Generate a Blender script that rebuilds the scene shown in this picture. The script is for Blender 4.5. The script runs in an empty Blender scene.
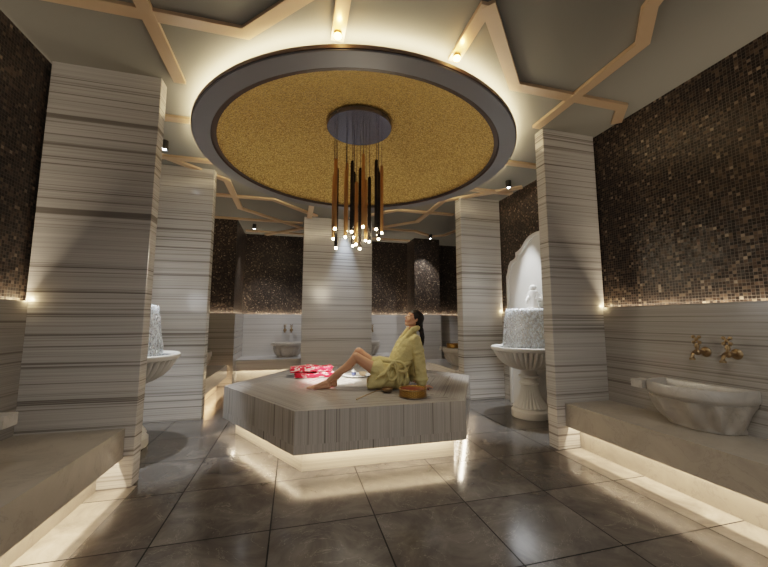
import bpy, bmesh, math, random
from mathutils import Vector, Matrix
random.seed(7)
PI = math.pi
S = bpy.context.scene
COL = S.collection
rnd = random.random

# ---------------------------------------------------------------- node helpers
class NT:
    def __init__(s, name):
        s.m = bpy.data.materials.new(name); s.m.use_nodes = True
        s.t = s.m.node_tree; s.b = s.t.nodes['Principled BSDF']
        s.out = s.t.nodes['Material Output']
    def n(s, kind, **kw):
        x = s.t.nodes.new(kind)
        for k, v in kw.items(): setattr(x, k, v)
        return x
    def l(s, a, b): s.t.links.new(a, b)
    def put(s, sock, v):
        if hasattr(v, 'is_output') or hasattr(v, 'links'): s.l(v, sock)
        else: sock.default_value = v
    def math(s, op, a, b=0.0, c=0.0):
        x = s.n('ShaderNodeMath', operation=op)
        s.put(x.inputs[0], a); s.put(x.inputs[1], b); s.put(x.inputs[2], c)
        return x.outputs[0]
    def vmath(s, op, a, b=(0, 0, 0)):
        x = s.n('ShaderNodeVectorMath', operation=op)
        s.put(x.inputs[0], a); s.put(x.inputs[1], b)
        return x.outputs[0]
    def obj(s): return s.n('ShaderNodeTexCoord').outputs['Object']
    def sep(s, v):
        x = s.n('ShaderNodeSeparateXYZ'); s.l(v, x.inputs[0]); return x.outputs
    def comb(s, x, y, z):
        c = s.n('ShaderNodeCombineXYZ')
        s.put(c.inputs[0], x); s.put(c.inputs[1], y); s.put(c.inputs[2], z)
        return c.outputs[0]
    def noise(s, v, scale, detail=2, rough=.5, dist=0):
        x = s.n('ShaderNodeTexNoise'); s.l(v, x.inputs['Vector'])
        x.inputs['Scale'].default_value = scale; x.inputs['Detail'].default_value = detail
        x.inputs['Roughness'].default_value = rough; x.inputs['Distortion'].default_value = dist
        return x.outputs['Fac']
    def ramp(s, f, stops, interp='LINEAR'):
        x = s.n('ShaderNodeValToRGB'); s.l(f, x.inputs[0]); r = x.color_ramp; r.interpolation = interp
        while len(r.elements) < len(stops): r.elements.new(.5)
        for e, (p, c) in zip(r.elements, stops):
            e.position = p; e.color = (c, c, c, 1) if isinstance(c, (int, float)) else (*c, 1)
        return x.outputs[0]
    def mix(s, f, a, b, mode='MIX'):
        x = s.n('ShaderNodeMix', data_type='RGBA', blend_type=mode)
        s.put(x.inputs[0], f)
        for i, v in ((6, a), (7, b)):
            s.put(x.inputs[i], (*v, 1) if isinstance(v, tuple) else v)
        return x.outputs[2]
    def base(s, c, rough=None, metal=None, spec=None):
        s.put(s.b.inputs['Base Color'], (*c, 1) if isinstance(c, tuple) else c)
        if rough is not None: s.put(s.b.inputs['Roughness'], rough)
        if metal is not None: s.put(s.b.inputs['Metallic'], metal)
        if spec is not None: s.put(s.b.inputs['Specular IOR Level'], spec)
    def bump(s, h, strength=.3, dist=.01):
        x = s.n('ShaderNodeBump'); s.l(h, x.inputs['Height'])
        x.inputs['Strength'].default_value = strength; x.inputs['Distance'].default_value = dist
        s.l(x.outputs[0], s.b.inputs['Normal'])

def plain(name, c, rough=.5, metal=0., var=.08, scale=12, bump=0, spec=.5):
    k = NT(name); f = k.noise(k.obj(), scale, 4, .6)
    a = tuple(x * (1 - var) for x in c); b = tuple(min(1, x * (1 + var)) for x in c)
    k.base(k.mix(f, a, b), rough, metal, spec)
    if bump: k.bump(f, bump, .004)
    return k.m

def emit(name, c, st):
    k = NT(name); k.base((0, 0, 0), .5)
    k.b.inputs['Emission Color'].default_value = (*c, 1); k.b.inputs['Emission Strength'].default_value = st
    return k.m

def marble_nodes(k, s, a, b, light, dark, gain=1.0):
    """s: stripe coordinate in metres; a, b: the two other coordinates"""
    rn = k.n('ShaderNodeObjectInfo').outputs['Random']
    off = k.math('MULTIPLY', rn, 37.)
    wob = k.math('MULTIPLY', k.noise(k.comb(a, b, k.math('MULTIPLY', s, 2.)), 1.1, 2), .016)
    ss = k.math('ADD', k.math('ADD', s, wob), off)
    v1 = k.comb(k.math('MULTIPLY', a, .03), k.math('MULTIPLY', b, .03), k.math('MULTIPLY', ss, 11.))
    v2 = k.comb(k.math('MULTIPLY', a, .12), k.math('MULTIPLY', b, .12), k.math('MULTIPLY', ss, 48.))
    n1 = k.noise(v1, 1., 5, .72); n2 = k.noise(v2, 1., 3, .6)
    f = k.math('ADD', k.math('MULTIPLY', n1, 1.0), k.math('MULTIPLY', n2, .72)); f = k.math('SUBTRACT', f, .36)
    mid = tuple((x * .55 + y * .45) for x, y in zip(light, dark))
    c = k.ramp(f, [(.33, dark), (.385, mid), (.435, tuple(x * .86 for x in light)), (.48, light), (.525, tuple(x * .70 for x in light)), (.56, tuple(x * .92 for x in light)), (.605, mid), (.67, dark)])
    cloud = k.noise(k.comb(a, b, s), 2.2, 3, .6)
    c = k.mix(k.math('MULTIPLY', cloud, .16), c, light)
    k.base(c, .17, 0, .5)

def marble(name, light=(.56, .53, .49), dark=(.155, .138, .122), axis='Z'):
    k = NT(name); x, y, z = k.sep(k.obj())
    o = {'Z': (z, x, y), 'X': (x, y, z), 'Y': (y, x, z)}[axis]
    marble_nodes(k, *o, light, dark); return k.m

def marble_uv(name, light=(.40, .365, .325), dark=(.07, .06, .052)):
    k = NT(name); uv = k.n('ShaderNodeUVMap').outputs[0]; x, y, z = k.sep(uv)
    marble_nodes(k, x, y, z, light, dark); return k.m

def soft_marble(name, c=(.56, .51, .43), vein=(.30, .27, .22), rough=.22):
    k = NT(name); v = k.obj()
    n = k.noise(v, 3.2, 6, .62, .8); col = k.ramp(n, [(.3, tuple(x * .8 for x in c)), (.48, c), (.5, vein), (.515, c), (.7, tuple(min(1, x * 1.12) for x in c))])
    k.base(col, rough, 0, .5); return k.m

def mosaic(name, bright=1.0):
    k = NT(name); x, y, z = k.sep(k.obj()); P = .0262
    u = k.math('DIVIDE', k.math('ADD', x, y), P); v = k.math('DIVIDE', z, P)
    iu = k.math('FLOOR', u); iv = k.math('FLOOR', v)
    fu = k.math('FRACT', u); fv = k.math('FRACT', v)
    g = .11
    e = k.math('MINIMUM', k.math('MINIMUM', fu, k.math('SUBTRACT', 1., fu)), k.math('MINIMUM', fv, k.math('SUBTRACT', 1., fv)))
    tile = k.math('GREATER_THAN', e, g * .5)
    wn = k.n('ShaderNodeTexWhiteNoise', noise_dimensions='3D'); k.l(k.comb(iu, iv, 0.), wn.inputs[0])
    c = k.ramp(wn.outputs['Value'], [(0, (.006, .004, .003)), (.45, (.014, .009, .0065)), (.72, (.034, .021, .014)), (.88, (.07, .046, .031)), (.97, (.12, .09, .06)), (.997, (.24, .19, .14))], 'LINEAR')
    c = k.mix(tile, (.105, .09, .077), c)
    geo = k.n('ShaderNodeNewGeometry').outputs['Normal']
    jit = k.vmath('SCALE', k.vmath('SUBTRACT', wn.outputs['Color'], (.5, .5, .5)))
    jit.node.inputs['Scale'].default_value = .13
    nn = k.vmath('NORMALIZE', k.vmath('ADD', geo, jit)); k.l(nn, k.b.inputs['Normal'])
    k.base(c, k.math('ADD', k.math('MULTIPLY', tile, -.27), .62), k.math('MULTIPLY', tile, .05), .25)
    return k.m

def gold_leaf():
    k = NT('gold leaf tesserae'); v = k.obj()
    vo = k.n('ShaderNodeTexVoronoi', feature='F1'); k.l(v, vo.inputs['Vector']); vo.inputs['Scale'].default_value = 95
    wn = k.n('ShaderNodeTexWhiteNoise', noise_dimensions='3D'); k.l(vo.outputs['Color'], wn.inputs[0])
    c = k.ramp(wn.outputs['Value'], [(0, (.24, .14, .035)), (.5, (.52, .33, .09)), (1, (.86, .60, .22))])
    geo = k.n('ShaderNodeNewGeometry').outputs['Normal']
    jit = k.vmath('SCALE', k.vmath('SUBTRACT', wn.outputs['Color'], (.5, .5, .5))); jit.node.inputs['Scale'].default_value = .5
    k.l(k.vmath('NORMALIZE', k.vmath('ADD', geo, jit)), k.b.inputs['Normal'])
    k.base(c, .45, .35, .5); return k.m

def floor_mat():
    k = NT('dark polished floor marble'); v = k.obj(); x, y, z = k.sep(v); P = .693
    u = k.math('DIVIDE', k.math('ADD', x, .11), P); w = k.math('DIVIDE', k.math('SUBTRACT', y, 1.80), P)
    fu = k.math('FRACT', u); fw = k.math('FRACT', w)
    wn = k.n('ShaderNodeTexWhiteNoise', noise_dimensions='3D'); k.l(k.comb(k.math('FLOOR', u), k.math('FLOOR', w), 0.), wn.inputs[0])
    vo = k.vmath('ADD', v, k.vmath('SCALE', wn.outputs['Color'])); 
    vo.node.inputs[1].links[0].from_node.inputs['Scale'].default_value = 5.
    n = k.noise(vo, 2.6, 7, .66, .7)
    c = k.ramp(n, [(.28, (.044, .039, .035)), (.46, (.070, .062, .055)), (.60, (.10, .089, .079)), (.74, (.145, .13, .115))])
    n2 = k.noise(vo, 1.7, 6, .6, 1.6)
    # under-bench light painted into the colour as a pale band along both benches
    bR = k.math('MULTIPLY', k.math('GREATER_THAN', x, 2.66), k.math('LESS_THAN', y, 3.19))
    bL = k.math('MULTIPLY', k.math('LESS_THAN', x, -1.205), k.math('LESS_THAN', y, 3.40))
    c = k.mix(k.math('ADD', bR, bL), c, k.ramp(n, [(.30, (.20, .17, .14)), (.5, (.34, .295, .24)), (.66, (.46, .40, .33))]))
    vein = k.math('LESS_THAN', k.math('ABSOLUTE', k.math('SUBTRACT', n2, .5)), .0028)
    c = k.mix(k.math('MULTIPLY', vein, .12), c, (.46, .41, .35))
    e = k.math('MINIMUM', k.math('MINIMUM', fu, k.math('SUBTRACT', 1., fu)), k.math('MINIMUM', fw, k.math('SUBTRACT', 1., fw)))
    j = k.math('LESS_THAN', e, .0068)
    c = k.mix(j, c, (.008, .007, .006))
    k.put(k.b.inputs['Specular IOR Level'], k.math('SUBTRACT', .55, k.math('MULTIPLY', j, .5)))
    k.base(c, k.math('ADD', k.math('MULTIPLY', n, .10), k.math('ADD', k.math('MULTIPLY', j, .5), .11)), 0)
    return k.m

def water_mat():
    k = NT('falling water'); x, y, z = k.sep(k.obj())
    v = k.comb(x, y, k.math('MULTIPLY', z, .55))
    n = k.noise(v, 46., 3, .6, .4)
    a = k.ramp(n, [(.44, .12), (.54, .85)])
    k.base((.80, .86, .92), .08, 0, .9); k.l(a, k.b.inputs['Alpha']); k.bump(n, .9, .02)
    return k.m

M = dict(
    stripe=marble('striped grey marble'),
    stripe_uv=marble_uv('striped marble of the plinth'),
    wallm=marble('striped wall marble', (.42, .395, .36), (.18, .162, .145)),
    backm=marble('pale striped marble', (.60, .58, .56), (.30, .285, .27)),
    pale=marble('pale grey striped marble', (.62, .60, .58), (.17, .155, .145)),
    bench=soft_marble('honed beige marble', (.37, .325, .265), (.30, .265, .22), .30),
    basin=soft_marble('carved veined marble', (.47, .435, .39), (.39, .36, .32), .28),
    carve=plain('carved white marble', (.60, .58, .54), .35, var=.06, scale=6),
    mosaic=mosaic('dark bronze glass mosaic'),
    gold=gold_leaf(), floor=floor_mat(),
    ceil=plain('grey ceiling plaster', (.205, .20, .18), .75, var=.03, scale=2),
    ring=plain('slate grey lacquer', (.15, .15, .165), .45, var=.05, scale=3),
    rim=plain('brown anodised metal', (.055, .035, .025), .5, .2),
    copper=plain('satin copper', (.68, .49, .32), .4, .6, var=.05),
    brass=plain('aged brass', (.33, .23, .125), .34, .95, var=.15, scale=30),
    tube_c=plain('bronze tube', (.55, .29, .11), .3, .8),
    tube_k=plain('black tube', (.018, .014, .012), .25, .5),
    canopy=plain('polished dark chrome', (.16, .16, .21), .2, .7),
    black=plain('matt black metal', (.02, .02, .02), .4, .3),
    wire=plain('black cable', (.015, .012, .01), .6),
    tip=emit('warm lamp', (1., .80, .48), 60),
    led=emit('warm white led', (1., .76, .44), 62),
    amber=emit('amber glint', (1., .50, .12), 45),
    spot=emit('spot lens', (.95, .97, 1.), 40),
    robe=plain('pistachio terry cloth', (.53, .445, .205), .95, var=.22, scale=90, bump=.6, spec=.15),
    hair=plain('dark hair', (.010, .007, .005), .6, var=.3, scale=40, spec=.25),
    water=water_mat(),
    pool=plain('still water', (.42, .50, .55), .05, var=.25, scale=14, bump=.6),
    china=plain('white porcelain', (.78, .77, .74), .15, var=.03),
    blue=plain('blue glaze', (.05, .07, .20), .15),
    hole=plain('shadow brown', (.03, .02, .015), .8),
)
k = NT('woven bronze'); x, y, z = k.sep(k.obj())
ang = k.math('MULTIPLY', k.math('ARCTAN2', y, x), 22.)
w = k.math('MULTIPLY', k.math('SINE', ang), k.math('SINE', k.math('MULTIPLY', z, 300.)))
k.base(k.mix(k.ramp(w, [(0, .0), (.5, 1.)]), (.22, .11, .02), (.60, .36, .08)), .38, .7); k.bump(w, .5, .004); M['woven'] = k.m
k = NT('dark red enamel'); k.base((.13, .018, .012), .3); M['inside'] = k.m
k = NT('red and white cloth'); v = k.obj(); x, y, z = k.sep(v)
n = k.noise(k.comb(k.math('MULTIPLY', x, 1.), y, k.math('MULTIPLY', z, 2.2)), 6.5, 3, .6, 1.5)
f = k.noise(v, 120., 2)
c = k.ramp(n, [(.42, (.50, .012, .03)), (.53, (.70, .04, .07)), (.56, (.80, .70, .66)), (.63, (.66, .52, .50)), (.67, (.62, .02, .04))])
k.base(k.mix(k.math('MULTIPLY', f, .2), c, (.1, .02, .02)), .9, 0, .1); k.bump(f, .4, .003); M['towel'] = k.m
k = NT('skin'); v = k.obj(); n = k.noise(v, 9., 3)
c = k.mix(n, (.50, .255, .155), (.60, .32, .20))
LIP = Vector((1.432, 4.03, 1.365)) + Vector((-.91355, 0, .40674)) * .098 + Vector((.40674, 0, .91355)) * -.0615
dl = k.n('ShaderNodeVectorMath', operation='DISTANCE'); k.l(v, dl.inputs[0]); dl.inputs[1].default_value = LIP
k.base(k.mix(k.ramp(dl.outputs['Value'], [(.011, .75), (.017, 0.)]), c, (.42, .10, .08)), .45, 0, .2)
k.b.inputs['Subsurface Weight'].default_value = .08; k.b.inputs['Subsurface Radius'].default_value = (.02, .008, .004)
M['skin'] = k.m

# ---------------------------------------------------------------- mesh helpers
def finish(bm, name, mat, parent=None, loc=None, smooth=False, bevel=0):
    bmesh.ops.recalc_face_normals(bm, faces=bm.faces[:])
    me = bpy.data.meshes.new(name); bm.to_mesh(me); bm.free()
    o = bpy.data.objects.new(name, me); COL.objects.link(o)
    me.materials.append(mat)
    if smooth:
        for p in me.polygons: p.use_smooth = True
        if smooth == 'auto':
            me.set_sharp_from_angle(angle=math.radians(38))
    if bevel:
        b = o.modifiers.new('bevel', 'BEVEL'); b.width = bevel; b.segments = 2; b.limit_method = 'ANGLE'
    if parent: o.parent = parent
    if loc: o.location = loc
    return o
def box(bm, x0, x1, y0, y1, z0, z1):
    v = [bm.verts.new((x, y, z)) for z in (z0, z1) for y in (y0, y1) for x in (x0, x1)]
    for f in ((0, 1, 3, 2), (4, 6, 7, 5), (0, 4, 5, 1), (2, 3, 7, 6), (0, 2, 6, 4), (1, 5, 7, 3)): bm.faces.new([v[i] for i in f])
def boxes(*bs):
    bm = bmesh.new()
    for b in bs: box(bm, *b)
    return bm
def lathe(prof, n=64, flute=None, clampx=None, bm=None, c=(0, 0, 0), sx=1, sy=1, a0=0, a1=2 * PI):
    bm = bm or bmesh.new(); rows = []; full = abs(a1 - a0 - 2 * PI) < 1e-6
    for i, p in enumerate(prof):
        r, z = p[0], p[1]; fl = p[2] if len(p) > 2 else 0; row = []
        for j in range(n if full else n + 1):
            a = a0 + (a1 - a0) * j / n
            rr = r * (1 - fl * (1 - abs(math.sin(a * flute / 2)) ** .7 if flute else 0)) if fl else r
            X = rr * math.cos(a) * sx; Y = rr * math.sin(a) * sy
            if clampx is not None: X = min(X, clampx)
            row.append(bm.verts.new((c[0] + X, c[1] + Y, c[2] + z)))
        rows.append(row)
    m = len(rows[0])
    for A, B in zip(rows, rows[1:]):
        for j in range(m if full else m - 1):
            bm.faces.new((A[j], A[(j + 1) % m], B[(j + 1) % m], B[j]))
    if full:
        for R, rz in ((rows[0], prof[0]), (rows[-1], prof[-1])):
            if rz[0] > 1e-4:
                try: bm.faces.new(R)
                except ValueError: pass
    return bm
def tube(pts, r, n=10, bm=None, cap=True):
    bm = bm or bmesh.new(); pts = [Vector(p) for p in pts]; rs = r if isinstance(r, (list, tuple)) else [r] * len(pts)
    rows = []; up = Vector((0, 0, 1))
    for i, p in enumerate(pts):
        d = (pts[min(i + 1, len(pts) - 1)] - pts[max(i - 1, 0)]).normalized()
        a = d.cross(up if abs(d.dot(up)) < .95 else Vector((0, 1, 0))).normalized(); b = a.cross(d).normalized()
        rows.append([bm.verts.new(p + (a * math.cos(2 * PI * j / n) + b * math.sin(2 * PI * j / n)) * rs[i]) for j in range(n)])
    for A, B in zip(rows, rows[1:]):
        for j in range(n): bm.faces.new((A[j], A[(j + 1) % n], B[(j + 1) % n], B[j]))
    if cap: bm.faces.new(rows[0]); bm.faces.new(rows[-1])
    return bm
def cyl(bm, c, r, h, n=24, axis='Z'):
    pts = {'Z': ((0, 0, 0), (0, 0, h)), 'X': ((0, 0, 0), (h, 0, 0)), 'Y': ((0, 0, 0), (0, h, 0))}[axis]
    return tube([Vector(c) + Vector(p) for p in pts], r, n, bm)
def ball(bm, c, r, s=(1, 1, 1), seg=16, rot=None):
    m = Matrix.Translation(c) @ (rot if rot else Matrix()) @ Matrix.Diagonal((r * s[0], r * s[1], r * s[2], 1))
    bmesh.ops.create_uvsphere(bm, u_segments=seg, v_segments=max(8, seg // 2 + 2), radius=1, matrix=m); return bm
def caps(bm, p0, r0, p1, r1, seg=14):
    """tapered capsule: convex hull of two spheres"""
    t = bmesh.new()
    ball(t, Vector(p0), r0, seg=seg); ball(t, Vector(p1), r1, seg=seg)
    h = bmesh.ops.convex_hull(t, input=t.verts[:])
    bmesh.ops.delete(t, geom=[g for g in h['geom_interior'] if isinstance(g, bmesh.types.BMVert)], context='VERTS')
    me = bpy.data.meshes.new('t'); t.to_mesh(me); t.free(); bm.from_mesh(me); bpy.data.meshes.remove(me)
def chain(bm, pts, seg=14):
    for a, b in zip(pts, pts[1:]): caps(bm, a[:3], a[3], b[:3], b[3], seg)
def fused(bm, name, mat, voxel, parent=None, smooth=6, factor=.5, disp=None):
    me = bpy.data.meshes.new('t'); bm.to_mesh(me); bm.free()
    t = bpy.data.objects.new('t', me); COL.objects.link(t)
    r = t.modifiers.new('r', 'REMESH'); r.mode = 'VOXEL'; r.voxel_size = voxel
    if smooth:
        s = t.modifiers.new('s', 'SMOOTH'); s.iterations = smooth; s.factor = factor
    if disp:
        tx = bpy.data.textures.new('folds', 'CLOUDS'); tx.noise_scale = disp[1]; tx.noise_depth = 2
        d = t.modifiers.new('d', 'DISPLACE'); d.texture = tx; d.strength = disp[0]; d.mid_level = .5; d.texture_coords = 'LOCAL'
    dg = bpy.context.evaluated_depsgraph_get(); out = bpy.data.meshes.new_from_object(t.evaluated_get(dg))
    bpy.data.objects.remove(t); bpy.data.meshes.remove(me)
    out.name = name; out.materials.clear(); out.materials.append(mat)
    for p in out.polygons: p.use_smooth = True
    o = bpy.data.objects.new(name, out); COL.objects.link(o)
    if parent: o.parent = parent
    return o
def tag(o, label, cat, group=None):
    o['label'] = label; o['category'] = cat
    if group: o['group'] = group
    return o
def thing(name, label, cat, loc=(0, 0, 0), rz=0, group=None):
    o = bpy.data.objects.new(name, None); COL.objects.link(o); o.location = loc; o.rotation_euler = (0, 0, rz); o.empty_display_size = .1
    return tag(o, label, cat, group)
def struct(name, bm, mat, **kw):
    o = finish(bm, name, mat, **kw); o['kind'] = 'structure'; return o
def dup(root, loc, rz, label, group=None):
    def cp(o, par):
        c = o.copy(); COL.objects.link(c)
        if par: c.parent = par
        for ch in list(kids.get(o.name, [])): cp(ch, c)
        return c
    kids = {}
    for o in COL.objects:
        if o.parent: kids.setdefault(o.parent.name, []).append(o)
    r = cp(root, None); r.location = loc; r.rotation_euler = (0, 0, rz); r['label'] = label
    if group: r['group'] = group
    return r

# ---------------------------------------------------------------- room shell
CZ = 3.56; XL, XR, YB = -2.05, 3.42, 9.25; XN = 3.60
RC = (.78, 4.31); HZ = 1.5; MT = .045   # mosaic set back behind the marble dado
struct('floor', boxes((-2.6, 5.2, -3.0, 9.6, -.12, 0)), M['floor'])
# ceiling with round opening for the dome
bm = bmesh.new(); n = 96; X0, X1, Y0, Y1 = -2.6, 5.2, -3.0, 9.6; RH = 1.70
inn, outr = [], []
corner = [math.atan2(yy - RC[1], xx - RC[0]) % (2 * PI) for xx in (X0, X1) for yy in (Y0, Y1)]
angs = sorted([2 * PI * i / n for i in range(n)] + corner)
for a in angs:
    c, s = math.cos(a), math.sin(a)
    t = min(((X1 if c > 0 else X0) - RC[0]) / c if abs(c) > 1e-9 else 1e9, ((Y1 if s > 0 else Y0) - RC[1]) / s if abs(s) > 1e-9 else 1e9)
    inn.append(bm.verts.new((RC[0] + RH * c, RC[1] + RH * s, CZ))); outr.append(bm.verts.new((RC[0] + t * c, RC[1] + t * s, CZ)))
for i in range(len(angs)):
    j = (i + 1) % len(angs); bm.faces.new((inn[i], inn[j], outr[j], outr[i]))
struct('ceiling', bm, M['ceil'])

def wall_pair(name, xa, xb, ya, yb, side, dado=M['wallm']):
    """marble dado up to HZ with a thin gap, mosaic above it set back by MT. side: which face looks into the room"""
    d = dict(x0=xa, x1=xb, y0=ya, y1=yb); m = dict(d)
    if side == '+x': m['x1'] -= MT
    if side == '-x': m['x0'] += MT
    if side == '-y': m['y0'] += MT
    if side == '+x-y': m['x1'] -= MT; m['y0'] += MT
    if side == '-x-y': m['x0'] += MT; m['y0'] += MT
    w = struct(name, boxes((m['x0'], m['x1'], m['y0'], m['y1'], HZ - .03, CZ + .02)), M['mosaic'])
    # dado: slab with a small upstand lip so that the led sits in a groove
    b = [(d['x0'], d['x1'], d['y0'], d['y1'], 0, HZ - .035)]
    L = .012
    if side == '+x': b.append((d['x1'] - L, d['x1'], d['y0'], d['y1'], HZ - .035, HZ))
    if side == '-x': b.append((d['x0'], d['x0'] + L, d['y0'], d['y1'], HZ - .035, HZ))
    if side in ('-y', '+x-y', '-x-y'): b.append((d['x0'], d['x1'], d['y0'], d['y0'] + L, HZ - .035, HZ))
    if side == '+x-y': b.append((d['x1'] - L, d['x1'], d['y0'], d['y1'], HZ - .035, HZ))
    if side == '-x-y': b.append((d['x0'], d['x0'] + L, d['y0'], d['y1'], HZ - .035, HZ))
    q = struct(name + '_dado', boxes(*b), dado); q.parent = w
    return w
wall_pair('wall_left', XL - .25, XL, -3.0, YB, '+x')
wall_pair('wall_right', XR, XR + .45, -3.0, 3.32, '-x')
wall_pair('wall_niche_right', XN, XN + .27, 3.32, 5.72, '-x')
wall_pair('wall_far_right', 4.75, 5.0, 5.72, YB, '-x', M['backm'])
wall_pair('wall_back', XL - .25, 5.0, YB, YB + .25, '-y', M['backm'])
wall_pair('wall_back_left_pilaster', XL - .02, -1.21, 7.93, YB + .02, '+x-y')
wall_pair('wall_back_right_pilaster', 3.05, 3.82, 8.6, YB + .02, '-x-y', M['backm'])
struct('wall_behind_niche', boxes((XN, 5.0, 5.66, 5.72, 0, CZ + .02)), M['wallm'])

# ---------------------------------------------------------------- marble pillars
def pillar(x0, x1, y0, y1, label, mat='stripe'):
    o = finish(boxes((x0, x1, y0, y1, 0, CZ + .01)), 'marble_pillar', M[mat], bevel=.006)
    return tag(o, label, 'pillar')
pillar(XL - .02, -1.235, 3.37, 3.51, 'widest striped marble pillar, nearest on the left behind the long bench')
pillar(2.725, XR + .02, 3.19, 3.33, 'striped marble pillar on the right between the wash basin bench and the shell fountain')
pillar(XL - .02, -1.19, 5.36, 5.52, 'striped marble pillar on the left behind the half-hidden fountain')
pillar(2.83, XN + .02, 5.45, 5.66, 'striped marble pillar on the right just left of the scalloped fountain')
pillar(.16, 1.65, 7.40, 7.62, 'broad central marble panel pillar lit by a cool downward beam', 'pale')

# ---------------------------------------------------------------- ceiling bands
bands = [
    [(-2.05, 2.62), (-.42, 2.62), (.27, 1.93)], [(1.25, 1.93), (1.95, 2.62), (3.22, 2.62), (3.42, 2.86)],
    [(-1.08, 3.36), (-1.08, 1.92), (-.80, 1.64)], [(2.62, 3.17), (2.62, 1.92), (2.36, 1.66), (2.1, .9)],
    [(.27, 1.93), (.27, 2.50)], [(1.25, 1.93), (1.25, 2.47)],
    [(-2.05, 4.03), (-1.12, 4.03)], [(3.6, 4.03), (2.68, 4.03)],
    [(-2.05, 5.05), (-1.02, 5.05)], [(3.6, 5.05), (2.60, 5.05)],
    [(-2.05, 4.78), (-1.75, 5.05), (-1.08, 5.70), (-1.08, 7.10), (.14, 8.33)],
    [(3.6, 4.75), (3.28, 5.05), (2.61, 5.70), (2.61, 7.10), (1.43, 8.33)],
    [(-1.40, 6.42), (-.42, 6.42), (.40, 7.24)], [(3.16, 6.42), (1.95, 6.42), (1.13, 7.24)],
    [(.27, 6.45), (.27, 7.40)], [(1.27, 6.45), (1.27, 7.40)],
    [(-1.9, 7.88), (.14, 7.88)], [(1.66, 7.88), (2.85, 7.88), (3.45, 8.28), (3.72, 8.1), (3.85, 7.4)],
    [(-1.20, 8.9), (3.05, 8.9)], [(-.75, 9.21), (.14, 8.33)],
]
for i, pl in enumerate(bands):
    bm = bmesh.new(); W = .05; D = .028; L = []; R = []
    P = [Vector((p[0], p[1])) for p in pl]
    for a in range(len(P)):
        d0 = (P[a] - P[a - 1]).normalized() if a else (P[1] - P[0]).normalized()
        d1 = (P[a + 1] - P[a]).normalized() if a < len(P) - 1 else d0
        t = (d0 + d1).normalized(); nn = Vector((-t.y, t.x)); s = W / max(.4, nn.dot(Vector((-d1.y, d1.x))))
        L.append(P[a] + nn * s); R.append(P[a] - nn * s)
    z0 = CZ - D - .0012 * (i % 5); rows = []
    for l, r in zip(L, R):
        rows.append([bm.verts.new((*l, z0)), bm.verts.new((*r, z0)), bm.verts.new((*r, CZ + .01)), bm.verts.new((*l, CZ + .01))])
    for A, B in zip(rows, rows[1:]):
        for j in range(4): bm.faces.new((A[j], A[(j + 1) % 4], B[(j + 1) % 4], B[j]))
    bm.faces.new(rows[0]); bm.faces.new(rows[-1])
    struct('trim_%d' % (i + 1), bm, M['copper'])

# ---------------------------------------------------------------- ceiling medallion
t = thing('ceiling_medallion', 'round ceiling medallion with a slate grey ring around a shallow gold dome', 'ceiling dome', (RC[0], RC[1], 3.40))
o = finish(lathe([(1.76, .0), (1.935, .0), (1.94, .004), (1.94, .012)], 128), 'ring', M['ring'], t, smooth='auto')
bm = lathe([(1.94, .012), (1.95, .014), (1.95, .045), (1.93, .045), (1.93, .02), (1.70, .02)], 128); 
for f in [f for f in bm.faces if len(f.verts) > 4]: bm.faces.remove(f)
finish(bm, 'outer_rim', M['rim'], t, smooth='auto')
bm = bmesh.new(); rows = []
prof = [(1.72, .055), (1.76, .055), (1.76, .0), (1.752, .0), (1.752, .05)]
bm = lathe([(1.757, .0), (1.752, .004), (1.752, .045)], 128)
for f in [f for f in bm.faces if len(f.verts) > 4]: bm.faces.remove(f)
finish(bm, 'inner_lip', M['rim'], t, smooth='auto')
dome = []
for i in range(25):
    r = 1.75 * (1 - i / 24); dome.append((max(r, .0001), .035 + .565 * (1 - (r / 1.75) ** 2)))
bm = lathe(dome, 128)
for f in [f for f in bm.faces if len(f.verts) > 4]: bm.faces.remove(f)
finish(bm, 'gold_dome', M['gold'], t, smooth=True)
for o in list(COL.objects):
    if o.name.startswith('ring'):
        me = o.data; bm = bmesh.new(); bm.from_mesh(me)
        bmesh.ops.delete(bm, geom=[f for f in bm.faces if len(f.verts) > 4], context='FACES_ONLY'); bm.to_mesh(me); bm.free()
bm = lathe([(1.87, .062), (1.87, .066), (1.91, .066), (1.91, .062)], 128)
for f in [f for f in bm.faces if len(f.verts) > 4]: bm.faces.remove(f)
finish(bm, 'light_strip', M['led'], t)

# ---------------------------------------------------------------- chandelier
t = thing('chandelier', 'cluster chandelier of slim bronze and black tubes hanging from a round chrome plate', 'chandelier', (RC[0], RC[1], 3.90))
finish(lathe([(.0001, -.01), (.425, -.01), (.43, -.005), (.43, .05), (.42, .06), (.0001, .06)], 64), 'canopy', M['canopy'], t, smooth='auto')
PEND = [(0.448, 4.07, 2.457, 3.321, 'c'), (0.463, 4.379, 2.405, 3.248, 'c'), (0.478, 4.188, 2.246, 3.261, 'k'), (0.647, 4.497, 2.55, 3.49, 'c'), (0.61, 4.306, 2.42, 3.302, 'c'),
    (0.658, 4.115, 2.446, 3.342, 'k'), (0.737, 4.424, 2.452, 3.34, 'k'), (0.736, 4.233, 2.317, 3.124, 'c'), (0.746, 4.542, 2.363, 3.306, 'k'), (0.806, 4.351, 2.288, 3.372, 'k'),
    (0.809, 4.16, 2.529, 3.476, 'c'), (0.906, 4.469, 2.429, 3.265, 'c'), (0.916, 4.278, 2.373, 3.23, 'k'), (0.962, 4.087, 2.489, 3.381, 'k'), (1.057, 4.396, 2.498, 3.422, 'k'),
    (1.022, 4.205, 2.394, 3.279, 'k'), (1.142, 4.514, 2.562, 3.514, 'c')]
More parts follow.
